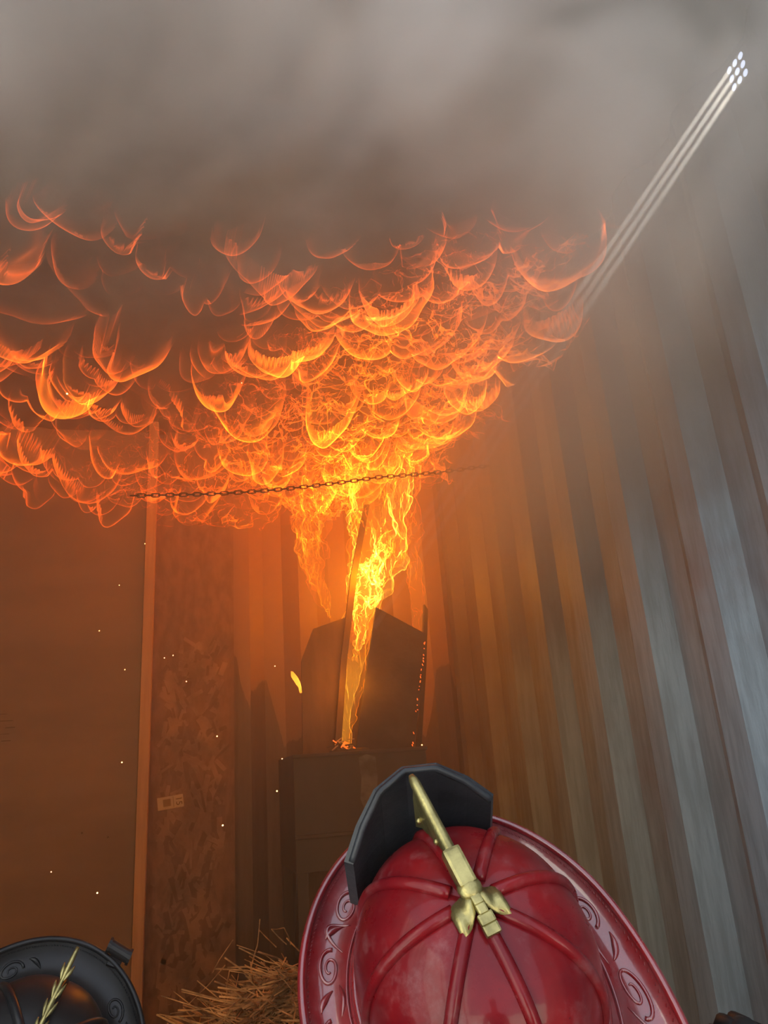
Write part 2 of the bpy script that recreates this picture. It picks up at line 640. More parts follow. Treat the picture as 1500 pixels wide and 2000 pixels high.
# ------------------------------------------------------------------ burn box
YBX = 2.62
a0, a1 = at(572, 1472, YBX), at(831, 1460, YBX)
zt = (a0.z + a1.z) / 2
xb0, xb1 = a0.x, a1.x
zb = at(650, 1700, YBX).z
bx_root = empty('burn_box', ((xb0 + xb1) / 2, YBX + 0.2, ZF), 'dark sooty steel box on legs that the burning boards stand on', 'box')


def P(o, root):
    o.parent = root
    o.matrix_parent_inverse = Matrix.Translation(root.location).inverted()
    return o


bm = bmesh.new()
cxm = (xb0 + xb1) / 2
box(bm, (cxm, YBX + 0.004, (zt + zb) / 2), (xb1 - xb0, 0.008, zt - zb), bevel=0.002)
P(obj('front_panel', bm, M_BOX), bx_root)
for s in (xb0 + 0.004, xb1 - 0.004):
    bm = bmesh.new()
    box(bm, (s, YBX + 0.2, (zt + zb) / 2), (0.008, 0.384, zt - zb))
    P(obj('side_panel', bm, M_BOX), bx_root)
bm = bmesh.new()
box(bm, (cxm, YBX + 0.396, (zt + zb) / 2), (xb1 - xb0, 0.008, zt - zb))
P(obj('back_panel', bm, M_BOX), bx_root)
bm = bmesh.new()
box(bm, (cxm, YBX + 0.2, zt - 0.09), (xb1 - xb0 - 0.02, 0.38, 0.006))
P(obj('grate', bm, M_BOX), bx_root)
bm = bmesh.new()
for z in (zt - 0.006, at(650, 1630, YBX).z):
    bm = bmesh.new()
    box(bm, (cxm, YBX - 0.006, z), (xb1 - xb0 + 0.006, 0.016, 0.012), bevel=0.003)
    P(obj('rim_band', bm, M_BOX), bx_root)
for (x, y) in ((xb0 + 0.02, YBX + 0.02), (xb1 - 0.02, YBX + 0.02), (xb0 + 0.02, YBX + 0.38), (xb1 - 0.02, YBX + 0.38)):
    bm = bmesh.new()
    box(bm, (x, y, (ZF + zb) / 2), (0.035, 0.035, zb - ZF), bevel=0.002)
    P(obj('leg', bm, M_BOX), bx_root)
# ash smear on the front: pale dry mark with a shape of its own
bm = bmesh.new()
m_ash = simple('ash_smear', (0.085, 0.075, 0.07), 0.9, var=0.5, scale=20)
pts = [(700, 1479), (716, 1473), (733, 1478), (738, 1520), (734, 1560), (737, 1600), (726, 1622), (716, 1590), (704, 1560), (706, 1520)]
prism(bm, [at(x, y, YBX - 0.0005) for x, y in pts], (0, 0.001, 0))
P(obj('ash_streak', bm, m_ash), bx_root)

# boards standing in the box
def board(name, pts, y0, th, mat, label, cat='board', lean=0.0):
    bm = bmesh.new()
    zs = min(at(x, y, y0).z for x, y in pts)
    P3 = []
    for x, y in pts:
        q = at(x, y, y0)
        P3.append(Vector((q.x, q.y, q.z)))
    prism(bm, P3, (0, th, 0))
    return obj(name, bm, mat, label=label, cat=cat)


board('scorched_board', [(592, 1480), (652, 1478), (666, 1290), (677, 1205), (612, 1228), (589, 1290)], 2.80, 0.014, M_BURNTPLY,
      'tall scorched board standing left of the burning gap')
board('scorched_batten', [(653, 1478), (665, 1478), (678, 1290), (698, 1120), (722, 985), (712, 985), (686, 1120), (666, 1290)], 2.77, 0.02, M_BURNTPLY,
      'thin leaning batten along the left edge of the flames', 'batten')
board('charred_board', [(694, 1480), (701, 1420), (735, 1186), (832, 1238), (826, 1320), (806, 1478)], 2.70, 0.016, M_CHAR,
      'black charred board with a slanted top right of the flames')
# glowing ragged edges of the charred board
bm = bmesh.new()
e_pts = [(812, 1470), (806, 1455), (810, 1420), (816, 1370), (822, 1320), (826, 1290), (829, 1250)]
for k in range(len(e_pts) - 1):
    a, b2 = at(*e_pts[k], 2.694), at(*e_pts[k + 1], 2.694)
    for q in range(6):
        p = a.lerp(b2, (q + random.random()) / 6) + Vector((random.uniform(-.003, .003), 0, 0))
        if random.random() < 0.6:
            box(bm, p, (random.uniform(.0012, .003), .003, random.uniform(.002, .008)), rot=Matrix.Rotation(random.uniform(-.4, .4), 3, 'Y'))
obj('glowing_edge', bm, M_EMBER, bpy.data.objects['charred_board'], kind='stuff')
board('charred_batten', [(812, 1480), (822, 1480), (833, 1300), (836, 1190), (829, 1180), (825, 1300)], 2.84, 0.02, M_CHAR,
      'thin charred upright batten behind the right edge of the black board', 'batten')

# burning debris at the foot of the flames
deb = empty('burning_debris', at(672, 1462, 2.66), 'glowing splinters and ash heaped at the foot of the flames', 'debris')
for nm, mt, cnt in (('ember', M_EMBER, 9), ('char_chip', M_CHAR, 14), ('straw_wisp', M_STRAW, 12)):
    for k in range(cnt):
        bm = bmesh.new()
        px = random.gauss(672, 14)
        py = 1462 - abs(random.gauss(0, 9)) if nm != 'char_chip' else 1462 - random.uniform(0, 10)
        p = at(px, py, 2.635 + random.random() * 0.04)
        L = random.uniform(.006, .028)
        box(bm, p, (L, .004, .0035), rot=Matrix.Rotation(random.uniform(-1.1, 1.1), 3, 'Y'), bevel=0.001)
        P(obj(nm, bm, mt), deb)
bm = bmesh.new()
box(bm, deb.location + Vector((0.02, 0.01, -0.03)), (0.14, 0.06, 0.06), bevel=0.018)
P(obj('ash_heap', bm, M_CHAR), deb)

# ------------------------------------------------------------------ chain
ch = empty('hanging_chain', at(500, 955, 2.48), 'sooty chain stretched under the ceiling through the flames', 'chain')
c0, c1, c2 = at(262, 968, 2.50), at(740, 932, 2.45), Vector((WR - 0.01, 2.45, at(900, 905, 2.45).z))


def chain_pt(t):
    # quadratic through three points
    p = c0.lerp(c1, min(t, 1.0)) if t <= 1 else c1.lerp(c2, t - 1)
    sag = -0.018 * math.sin(PI * min(t, 1.0)) if t <= 1 else -0.006 * math.sin(PI * (t - 1))
    return p + Vector((0, 0, sag))


bm = bmesh.new()
pts = []
LK, RW = 0.0150, 0.0068
for k in range(16):
    a = 2 * PI * k / 16
    pts.append((math.cos(a) * RW + (LK - RW) * (1 if math.cos(a) > 0 else -1) * (0.9 if abs(math.cos(a)) > 1e-6 else 0), math.sin(a) * RW, 0))
closed_tube(bm, pts, 0.0022, 6)
lk_me = bpy.data.meshes.new('link')
bmesh.ops.recalc_face_normals(bm, faces=bm.faces[:])
bm.to_mesh(lk_me)
bm.free()
lk_me.materials.append(M_CHAIN)
lk_me.shade_smooth()
t = 0.0
k = 0
pos = chain_pt(0)
step = 0.0225
path = [chain_pt(i / 400) for i in range(801)]
acc = 0.0
nxt = 0.0
for i in range(1, 801):
    d = (path[i] - path[i - 1])
    acc += d.length
    if acc >= nxt:
        o = bpy.data.objects.new('link', lk_me)
        COL.objects.link(o)
        q = d.to_track_quat('X', 'Z')
        roll = Quaternion(Vector((1, 0, 0)), (PI / 2 - 0.2 if k % 2 else 0.25))
        o.rotation_mode = 'QUATERNION'
        o.rotation_quaternion = q @ roll
        o.location = path[i] - ch.location
        o.parent = ch
        nxt += step
        k += 1
# wall hook at the right end of the ceiling chain
hk = at(1030, 612, 2.3)

# ------------------------------------------------------------------ straw pile
SP = Vector((0.30, 2.42, ZF))
bm = bmesh.new()
vs, fs = [], []


def pile_h(x, y):
    dx, dy_ = (x - 0.40) / 0.42, (y - 2.30) / 0.34
    a = 0.42 * math.exp(-(dx * dx * 1.3 + dy_ * dy_ * 1.6))
    dx2, dy2 = (x - 0.12) / 0.35, (y - 2.28) / 0.33
    return a + 0.20 * math.exp(-(dx2 * dx2 + dy2 * dy2) * 1.5)


def straw(p, d, L, r):
    d = d.normalized()
    a = d.cross(Vector((0.3, 0.2, 1))).normalized()
    b2 = a.cross(d)
    bend = Vector((random.gauss(0, .12), random.gauss(0, .12), random.gauss(-.05, .12))) * L
    i0 = len(vs)
    for q, off in ((0, Vector()), (0.5, bend * 0.5), (1, Vector())):
        c = p + d * (L * q) + off
        for kk in range(3):
            ang_ = 2 * PI * kk / 3
            vs.append(c + a * (r * math.cos(ang_)) + b2 * (r * math.sin(ang_)))
    for s_ in range(2):
        for kk in range(3):
            k2 = (kk + 1) % 3
            fs.append((i0 + s_ * 3 + kk, i0 + s_ * 3 + k2, i0 + s_ * 3 + 3 + k2, i0 + s_ * 3 + 3 + kk))


for k in range(8000):
    x = random.gauss(0.30, 0.27)
    y = random.gauss(2.30, 0.15)
    if x > 0.8 or x < -0.3 or y > (2.50 if x < 0.25 else 2.40) or y < 1.85:
        continue
    z = ZF + pile_h(x, y) * random.uniform(0.75, 1.0) + 0.004
    th = random.uniform(0, 2 * PI)
    straw(Vector((x, y, z)), Vector((math.cos(th), math.sin(th), random.gauss(0.0, 0.28))), random.uniform(0.06, 0.20), random.uniform(0.0010, 0.0024))
for (p0, p1) in (((490, 1888), (508, 1795)), ((415, 1900), (455, 1835)), ((560, 1845), (530, 1815)), ((530, 1815), (555, 1812)), ((555, 1812), (568, 1845)), ((505, 1815), (540, 1850)), ((445, 1960), (448, 1895)), ((370, 1960), (440, 1885))):
    a, b2 = at(*p0, 2.32), at(*p1, 2.32)
    straw(a, b2 - a, (b2 - a).length, 0.0016)
st = obj('straw_pile', (vs, fs), M_STRAW, label='loose heap of dry straw on the floor beside the burn box', cat='straw', kind='stuff')
# core mound so that the heap is solid
NN = 24
gv, gf = [], []
for i in range(NN):
    for j in range(NN):
        x = -0.35 + 1.15 * i / (NN - 1)
        y = 1.75 + 0.84 * j / (NN - 1)
        gv.append((x, y, ZF + 0.9 * pile_h(x, y) - 0.012))
for i in range(NN - 1):
    for j in range(NN - 1):
        gf.append((i * NN + j, (i + 1) * NN + j, (i + 1) * NN + j + 1, i * NN + j + 1))
obj('straw_core', (gv, gf), simple('straw_core', (0.06, 0.035, 0.018), 0.9, scale=30, bump=0.8), st, smooth=True)

# ------------------------------------------------------------------ helmets
HA, HB, HH, HFR, HSD, HRE, RTY, RTZ = 0.1077, 0.1202, 0.1222, 0.19, 0.1596, 0.2837, 0.1154, 0.1589


def crown_pt(phi, t, out=0.0):
    """phi 0 = front; t 0 apex .. 1 base"""
    a = t * PI / 2
    p = 2.0 / 2.75
    r = math.sin(a) ** p if a > 0 else 0.0
    z = max(math.cos(a), 0.0) ** p
    bul = 1.0 + 0.022 * abs(math.sin(4 * phi)) ** 0.6 * r
    x = HA * r * math.sin(phi) * bul
    y = HB * r * math.cos(phi) * bul
    zz = HH * z * (1 + 0.01 * abs(math.sin(4 * phi)))
    v = Vector((x, y, zz))
    if out:
        n = Vector((x / HA ** 2, y / HB ** 2, zz / HH ** 2 + 1e-4)).normalized()
        v += n * out
    return v


def brim_outer(phi):
    s, c = math.sin(phi), math.cos(phi)
    L = HFR if c > 0 else HRE
    return Vector((HSD * s, L * c, -0.012 * s * s - (0.045 if c < 0 else 0.005) * c * c))


def brim_pt(phi, t, out=0.0):
    i = Vector((HA * 1.0 * math.sin(phi), HB * 1.0 * math.cos(phi), 0.0))
    o = brim_outer(phi)
    v = i.lerp(o, t)
    v.z += -0.012 * math.sin(PI * t) + 0.006 * t ** 4
    v.z += out
    return v


def make_helmet(loc, M3, body, label, cat, shield):
    root = empty('fire_helmet', loc, label, cat, rot=M3.to_quaternion())
    # crown
    NP, NT = 128, 26
    vs_, fs_ = [crown_pt(0, 0)], []
    for j in range(1, NT + 1):
        for i in range(NP):
            vs_.append(crown_pt(2 * PI * i / NP, j / NT))
    for i in range(NP):
        fs_.append((0, 1 + i, 1 + (i + 1) % NP))
    for j in range(NT - 1):
        for i in range(NP):
            a, b_ = 1 + j * NP + i, 1 + j * NP + (i + 1) % NP
            fs_.append((a, a + NP, b_ + NP, b_))
    crown_mat = M_REDCROWN if body is M_RED else body
    obj('crown', (vs_, fs_), crown_mat, root, smooth=True)
    # brim with thickness
    NB = 12
    vs_, fs_ = [], []
    for j in range(NB + 1):
        for i in range(NP):
            vs_.append(brim_pt(2 * PI * i / NP, j / NB))
    n0 = len(vs_)
    for j in range(NB + 1):
        for i in range(NP):
            vs_.append(brim_pt(2 * PI * i / NP, j / NB) - Vector((0, 0, 0.004)))
    for j in range(NB):
        for i in range(NP):
            a, b_ = j * NP + i, j * NP + (i + 1) % NP
            fs_.append((a, a + NP, b_ + NP, b_))
            fs_.append((n0 + a, n0 + b_, n0 + b_ + NP, n0 + a + NP))
    obj('brim', (vs_, fs_), body, root, smooth=True)
    bm = bmesh.new()
    closed_tube(bm, [brim_pt(2 * PI * i / NP, 1.0) for i in range(NP)], 0.0042, 10)
    obj('rolled_edge', bm, body, root, smooth=True)
    bm = bmesh.new()
    closed_tube(bm, [brim_pt(2 * PI * i / NP, 0.06, 0.002) for i in range(NP)], 0.004, 8)
    obj('crown_band', bm, body, root, smooth=True)
    bm = bmesh.new()
    closed_tube(bm, [brim_pt(2 * PI * i / NP, 0.22, 0.0015) for i in range(NP)], 0.0016, 6)
    obj('tooled_line', bm, body, root, smooth=True)
    # ribs
    for k in range(8):
        phi = k * PI / 4
        bm = bmesh.new()
        pts_ = [crown_pt(phi, 0.06 + 0.94 * q / 26, 0.001) for q in range(27)]
        rr = [0.0062 - 0.0012 * q / 26 for q in range(27)]
        tube(bm, pts_, rr, 10)
        obj('rib', bm, crown_mat, root, smooth=True)
    # stitching
    bm = bmesh.new()
    for i in range(260):
        phi = 2 * PI * i / 260
        p_ = brim_pt(phi, 0.90, 0.0008)
        q_ = brim_pt(phi + 0.012, 0.885, 0.0008)
        tube(bm, [p_, q_], 0.0007, 4)
    obj('stitching', bm, body, root, kind='stuff')
    # embossed scrolls
    bm = bmesh.new()
    for k in range(13):
        ph0 = 0.62 + k * (2 * PI - 1.24) / 12.0
        wob = []
        for q in range(46):
            u_ = q / 45
            ang_ = u_ * 2.1 * PI * 1.5
            rad_ = 0.030 * (1 - 0.82 * u_)
            t_ = 0.55 + (rad_ * 7.0) * math.sin(ang_) * 0.95
            dph = rad_ * 4.0 * math.cos(ang_)
            wob.append(brim_pt(ph0 + dph, min(max(t_, .27), .84), 0.0006))
        tube(bm, wob, [0.0021 - 0.001 * q / 45 for q in range(46)], 6)
        lf = [brim_pt(ph0 + 0.12 + 0.20 * q / 14, 0.36 + 0.36 * math.sin(PI * q / 14) * (1 if k % 2 else -0.2), 0.0006) for q in range(15)]
        tube(bm, lf, [0.0005 + 0.0022 * math.sin(PI * q / 14) for q in range(15)], 6)
        lf = [brim_pt(ph0 + 0.16 + 0.13 * q / 10, 0.70 - 0.22 * (q / 10) ** 2, 0.0006) for q in range(11)]
        tube(bm, lf, [0.0005 + 0.003 * math.sin(PI * q / 10) for q in range(11)], 6)
    obj('embossed_scroll', bm, body, root, smooth=True)
    return root


def brass_holder(root, leafy=False):
    ap = Vector((0, 0.004, HH + 0.012))
    tip = Vector((0, RTY, RTZ))
    if leafy:
        bm = bmesh.new()
        n = 24
        pts_, rr = [], []
        for q in range(n + 1):
            u_ = q / n
            pts_.append(tip.lerp(Vector((0, -0.03, HH + 0.010)), u_))
            rr.append(0.0022 + 0.0010 * abs(math.sin(u_ * PI * 3.5)) + 0.001 * u_)
        tube(bm, pts_, rr, 8)
        obj('comb_rod', bm, M_BRASS, root, smooth=True)
        bm = bmesh.new()
        for q in range(6):
            u_ = 0.22 + q * 0.14
            c = tip.lerp(Vector((0, -0.03, HH + 0.010)), u_)
            for sx in (-1, 1):
                lf = [c + Vector((sx * (0.002 + 0.005 * s_ / 8), -0.008 + 0.020 * s_ / 8, 0.001)) for s_ in range(9)]
                tube(bm, lf, [0.0005 + 0.0022 * math.sin(PI * s_ / 8) for s_ in range(9)], 6)
        obj('comb_leaf', bm, M_BRASS, root, smooth=True)
        return
    # rod
    bm = bmesh.new()
    n = 18
    start = Vector((0, 0.030, HH + 0.017))
    pts_ = [start.lerp(tip, q / n) for q in range(n + 1)]
    rr = [0.0058 - 0.0008 * q / n for q in range(n + 1)]
    rr[-1] = 0.0025
    rr[-2] = 0.0044
    tube(bm, pts_, rr, 14)
    obj('holder_rod', bm, M_BRASS, root, smooth=True)
    # gusset plate under the rod
    bm = bmesh.new()
    pl_ = [Vector((-0.001, 0.026, HH + 0.014)), Vector((-0.001, RTY - 0.006, RTZ - 0.003)), Vector((-0.001, RTY - 0.002, RTZ - 0.030)),
           Vector((-0.001, 0.112, HH * 0.72)), Vector((-0.001, 0.096, HH * 0.86)), Vector((-0.001, 0.060, HH * 0.985))]
    prism(bm, pl_, (0.002, 0, 0))
    obj('holder_plate', bm, M_BRASS, root)
    for (yy, zz) in ((0.100, 0.112), (0.062, 0.128)):
        bm = bmesh.new()
        bmesh.ops.create_uvsphere(bm, u_segments=10, v_segments=6, radius=0.0035, matrix=Matrix.Translation((-0.002, yy, zz)))
        obj('rivet', bm, M_BRASS, root, smooth=True)
    # socket
    bm = bmesh.new()
    d_ = (tip - start).normalized()
    R_ = d_.to_track_quat('Y', 'Z').to_matrix()
    box(bm, start + d_ * -0.006, (0.017, 0.034, 0.014), rot=R_, bevel=0.003)
    obj('socket', bm, M_BRASS, root)
    # cross: side wings and tail following the crown
    bm = bmesh.new()
    for sgn in (-1, 1):
        outline = []
        rows = []
        for q in range(9):
            u_ = q / 8
            half = 0.0070 + 0.0065 * math.sin(u_ * PI * 0.72)
            x_ = sgn * (0.003 + 0.021 * u_)
            z_ = HH + 0.0105 - 0.006 * u_ ** 2 + 0.0016 * math.sin(u_ * 9)
            yy = -0.004 + 0.010 * u_ * (-1)
            rows.append([Vector((x_, yy - half, z_ - 0.002)), Vector((x_, yy, z_ + 0.003 * (1 - u_))), Vector((x_, yy + half, z_ - 0.001))])
        tops = [[bm.verts.new(p_) for p_ in r_] for r_ in rows]
        bots = [[bm.verts.new(p_ - Vector((0, 0, 0.003))) for p_ in r_] for r_ in rows]
        for q in range(8):
            for s_ in range(2):
                bm.faces.new((tops[q][s_], tops[q][s_ + 1], tops[q + 1][s_ + 1], tops[q + 1][s_]))
                bm.faces.new((bots[q][s_ + 1], bots[q][s_], bots[q + 1][s_], bots[q + 1][s_ + 1]))
            bm.faces.new((tops[q][0], tops[q + 1][0], bots[q + 1][0], bots[q][0]))
            bm.faces.new((tops[q + 1][2], tops[q][2], bots[q][2], bots[q + 1][2]))
        bm.faces.new((tops[8][0], tops[8][1], tops[8][2], bots[8][2], bots[8][1], bots[8][0]))
    obj('side_wing', bm, M_BRASS, root, smooth=True)
    bm = bmesh.new()
    for q in range(5):
        u0 = q / 5
        yy = 0.006 - 0.040 * u0
        wd = 0.010 + (0.004 if q > 2 else -0.001)
        box(bm, (0, yy - 0.004, HH + 0.0125 - 0.010 * u0 ** 2), (wd, 0.0095, 0.006), rot=Matrix.Rotation(0.25 * u0, 3, 'X'), bevel=0.0018)
    obj('tail_strap', bm, M_BRASS, root)
    bm = bmesh.new()
    bmesh.ops.create_uvsphere(bm, u_segments=16, v_segments=8, radius=0.011, matrix=Matrix.Translation((0, 0.006, HH + 0.012)) @ Matrix.Diagonal((1, 1, 0.6, 1)))
    obj('boss', bm, M_BRASS, root, smooth=True)


def front_shield(root):
    """curved black leather front piece, standing in front of the crown"""
    cols = 25
    top = [(-0.074, 0.094, 0.101), (-0.055, 0.107, 0.124), (-0.030, 0.121, 0.143), (0, 0.128, 0.148), (0.030, 0.121, 0.143), (0.055, 0.107, 0.124), (0.074, 0.094, 0.101)]
    bot = [(-0.074, 0.098, 0.030), (-0.055, 0.116, 0.010), (-0.030, 0.129, 0.002), (0, 0.134, 0.0), (0.030, 0.129, 0.002), (0.055, 0.116, 0.010), (0.074, 0.098, 0.030)]

    def ev(arr, u_):
        f_ = u_ * 6
        i_ = min(int(f_), 5)
        return Vector(arr[i_]).lerp(Vector(arr[i_ + 1]), f_ - i_)
    bm = bmesh.new()
    th = 0.0095
    rows = 9
    G = [[None] * cols for _ in range(rows)]
    G2 = [[None] * cols for _ in range(rows)]
    for c in range(cols):
        u_ = c / (cols - 1)
        for r_ in range(rows):
            v_ = r_ / (rows - 1)
            p_ = ev(bot, u_).lerp(ev(top, u_), v_)
            n_ = Vector((p_.x * 1.2, 0.09, 0)).normalized()
            G[r_][c] = bm.verts.new(p_)
            G2[r_][c] = bm.verts.new(p_ + n_ * th)
    for r_ in range(rows - 1):
        for c in range(cols - 1):
            bm.faces.new((G[r_][c], G[r_][c + 1], G[r_ + 1][c + 1], G[r_ + 1][c]))
            bm.faces.new((G2[r_][c + 1], G2[r_][c], G2[r_ + 1][c], G2[r_ + 1][c + 1]))
    for c in range(cols - 1):
        bm.faces.new((G[0][c + 1], G[0][c], G2[0][c], G2[0][c + 1]))
        bm.faces.new((G[-1][c], G[-1][c + 1], G2[-1][c + 1], G2[-1][c]))
    for r_ in range(rows - 1):
        bm.faces.new((G[r_][0], G[r_ + 1][0], G2[r_ + 1][0], G2[r_][0]))
        bm.faces.new((G[r_ + 1][-1], G[r_][-1], G2[r_][-1], G2[r_ + 1][-1]))
    obj('front_shield', bm, M_LEATHER, root, label='curved black leather front shield')
    # worn upper layer along the rim
    bm = bmesh.new()
    tube(bm, [ev(top, c / 40) + Vector((0, 0.003, 0.0005)) for c in range(41)], 0.0036, 8)
    obj('shield_edge', bm, M_LEATHER, root, smooth=True)


R_RED = Matrix(((0.9538, -0.2039, -0.2208), (-0.0263, 0.6752, -0.7372), (0.2994, 0.7089, 0.6386)))
red = make_helmet(Vector((0.2695, 0.7756, -0.1804)), R_RED, M_RED, 'glossy red leather fire helmet with brass holder and black front shield', 'helmet', True)
brass_holder(red)
front_shield(red)
R_BLK = Matrix(((0.9101, 0.3517, 0.2192), (-0.0104, 0.5481, -0.8363), (-0.4143, 0.7588, 0.5025)))
blk = make_helmet(Vector((-0.200, 1.271, -0.344)), R_BLK, M_BLACKLAC, 'black fire helmet with a thin brass comb at the lower left', 'helmet', False)
brass_holder(blk, True)
# clip / torch mount on the black helmet's rim
bm = bmesh.new()
Pc = brim_pt(0.30, 1.0) + Vector((0.004, 0.014, 0.008))
tube(bm, [Pc + Vector((-0.017, 0.002, 0)), Pc + Vector((0.017, -0.004, 0))], 0.0095, 14)
tube(bm, [Pc + Vector((-0.019, 0.002, 0)), Pc + Vector((-0.015, 0.002, 0))], 0.0115, 14)
tube(bm, [Pc + Vector((0.015, -0.004, 0)), Pc + Vector((0.019, -0.004, 0))], 0.0115, 14)
box(bm, Pc + Vector((0, -0.010, -0.010)), (0.020, 0.022, 0.008), bevel=0.002)
obj('torch_clip', bm, M_RUBBER, blk, label='short black cylinder clipped to the rim')


# people under the helmets (below the frame)
def body(loc_head, up, label, sx=1.0):
    me = bpy.data.meshes.new('person')
    h = Vector(loc_head)
    J = {
        'pelvis': Vector((h.x, h.y - 0.16, ZF + 0.36)), 'chest': Vector((h.x, h.y - 0.10, h.z - 0.42)),
        'neck': Vector((h.x, h.y - 0.03, h.z - 0.17)), 'head': h + up * 0.02,
        'shl': Vector((h.x - 0.19, h.y - 0.07, h.z - 0.30)), 'shr': Vector((h.x + 0.19, h.y - 0.07, h.z - 0.30)),
        'ell': Vector((h.x - 0.24, h.y + 0.06, h.z - 0.52)), 'elr': Vector((h.x + 0.24, h.y + 0.06, h.z - 0.52)),
        'hal': Vector((h.x - 0.12, h.y + 0.24, h.z - 0.60)), 'har': Vector((h.x + 0.12, h.y + 0.24, h.z - 0.60)),
        'hpl': Vector((h.x - 0.10, h.y - 0.14, ZF + 0.32)), 'hpr': Vector((h.x + 0.10, h.y - 0.14, ZF + 0.32)),
        'knl': Vector((h.x - 0.15, h.y + 0.22, ZF + 0.10)), 'knr': Vector((h.x + 0.15, h.y + 0.22, ZF + 0.10)),
        'ftl': Vector((h.x - 0.13, h.y - 0.20, ZF + 0.07)), 'ftr': Vector((h.x + 0.13, h.y - 0.20, ZF + 0.07)),
    }
    rad = {'pelvis': .15, 'chest': .15, 'neck': .06, 'head': .080, 'shl': .07, 'shr': .07, 'ell': .055, 'elr': .055, 'hal': .035, 'har': .035,
           'hpl': .10, 'hpr': .10, 'knl': .075, 'knr': .075, 'ftl': .055, 'ftr': .055}
    names = list(J)
    E_ = [('pelvis', 'chest'), ('chest', 'neck'), ('neck', 'head'), ('chest', 'shl'), ('chest', 'shr'), ('shl', 'ell'), ('shr', 'elr'), ('ell', 'hal'), ('elr', 'har'),
          ('pelvis', 'hpl'), ('pelvis', 'hpr'), ('hpl', 'knl'), ('hpr', 'knr'), ('knl', 'ftl'), ('knr', 'ftr')]
    me.from_pydata([J[n] for n in names], [(names.index(a), names.index(b_)) for a, b_ in E_], [])
    me.materials.append(M_COAT)
    o = bpy.data.objects.new('person', me)
    COL.objects.link(o)
    md = o.modifiers.new('skin', 'SKIN')
    md.use_smooth_shade = True
    for i, n in enumerate(names):
        v = me.skin_vertices[0].data[i]
        v.radius = (rad[n], rad[n])
        v.use_root = (n == 'pelvis')
    sb = o.modifiers.new('sub', 'SUBSURF')
    sb.levels = 1
    sb.render_levels = 2
    tag(o, label, 'person')
    return o


body(Vector((0.2695, 0.7756, -0.1804)) - Vector((-0.22, -0.737, 0.6386)) * 0.02, Vector((-0.22, -0.737, 0.6386)), 'crouching person in a dark coat who wears the red helmet')
body(Vector((-0.200, 1.271, -0.344)) - Vector((0.22, -0.836, 0.50)) * 0.02, Vector((0.22, -0.836, 0.50)), 'crouching person in a dark coat who wears the black helmet')

body(Vector((0.02, -0.34, 0.06)), Vector((0, 0.05, 1)).normalized(), 'unseen dark crouching figure added behind the camera to block sky reflections')  # added out of view, keeps the sky's reflection off the red crown

# gloved knuckles at the lower right corner
gl = at(1442, 1974, 1.02)
g_root = empty('fire_glove', gl, 'rounded black glove tip poking up at the lower right corner', 'glove')
bm = bmesh.new()
bmesh.ops.create_uvsphere(bm, u_segments=24, v_segments=14, radius=1.0, matrix=Matrix.Translation(gl + Vector((0, 0, -0.050))) @ Matrix.Diagonal((0.034, 0.030, 0.044, 1)))
P(obj('palm', bm, M_RUBBER, smooth=True), g_root)
for k in range(4):
    bm = bmesh.new()
    b0 = gl + Vector((-0.028 + 0.018 * k, 0.004, -0.022 + (0.004 if k in (1, 2) else -0.006)))
    L = (0.9, 1.0, 0.97, 0.8)[k]
    tube(bm, [b0 + Vector((0, -0.012, -0.02)), b0, b0 + Vector((0, 0.018, 0.001)), b0 + Vector((0, 0.036 * L, -0.018)), b0 + Vector((0, 0.034 * L, -0.042))],
         [.010, .012, .0115, .0105, .008], 12)
    P(obj('finger', bm, M_RUBBER, smooth=True), g_root)
bm = bmesh.new()
tube(bm, [gl + Vector((-0.040, 0.0, -0.07)), gl + Vector((-0.048, 0.018, -0.05)), gl + Vector((-0.036, 0.036, -0.036))], [.013, .012, .009], 12)
P(obj('thumb', bm, M_RUBBER, smooth=True), g_root)
bm = bmesh.new()
tube(bm, [gl + Vector((0, 0, -0.09)), gl + Vector((0, -0.01, -0.20)), gl + Vector((0.0, -0.05, -0.34))], [.036, .045, .055], 16)
P(obj('cuff', bm, M_COAT, smooth=True), g_root)

# ------------------------------------------------------------------ numpy lattice noise
LAT = RNG.random((48, 48, 48, 3), dtype=np.float32) * 2 - 1


def vnoise(p, off=0.0):
    """p (n,3) -> (n,3) smooth vector noise"""
    q = p.astype(np.float32) + np.float32(off)
    i = np.floor(q).astype(np.int64)
    f_ = q - i
    f_ = f_ * f_ * f_ * (f_ * (f_ * 6 - 15) + 10)
    i0 = i % 48
    i1 = (i0 + 1) % 48
    fx, fy, fz = f_[:, 0:1], f_[:, 1:2], f_[:, 2:3]

    def L(a, b_, c):
        return LAT[a, b_, c]
    x0, y0, z0 = i0.T
    x1, y1, z1 = i1.T
    c00 = L(x0, y0, z0) * (1 - fx) + L(x1, y0, z0) * fx
    c10 = L(x0, y1, z0) * (1 - fx) + L(x1, y1, z0) * fx
    c01 = L(x0, y0, z1) * (1 - fx) + L(x1, y0, z1) * fx
    c11 = L(x0, y1, z1) * (1 - fx) + L(x1, y1, z1) * fx
    return (c00 * (1 - fy) + c10 * fy) * (1 - fz) + (c01 * (1 - fy) + c11 * fy) * fz


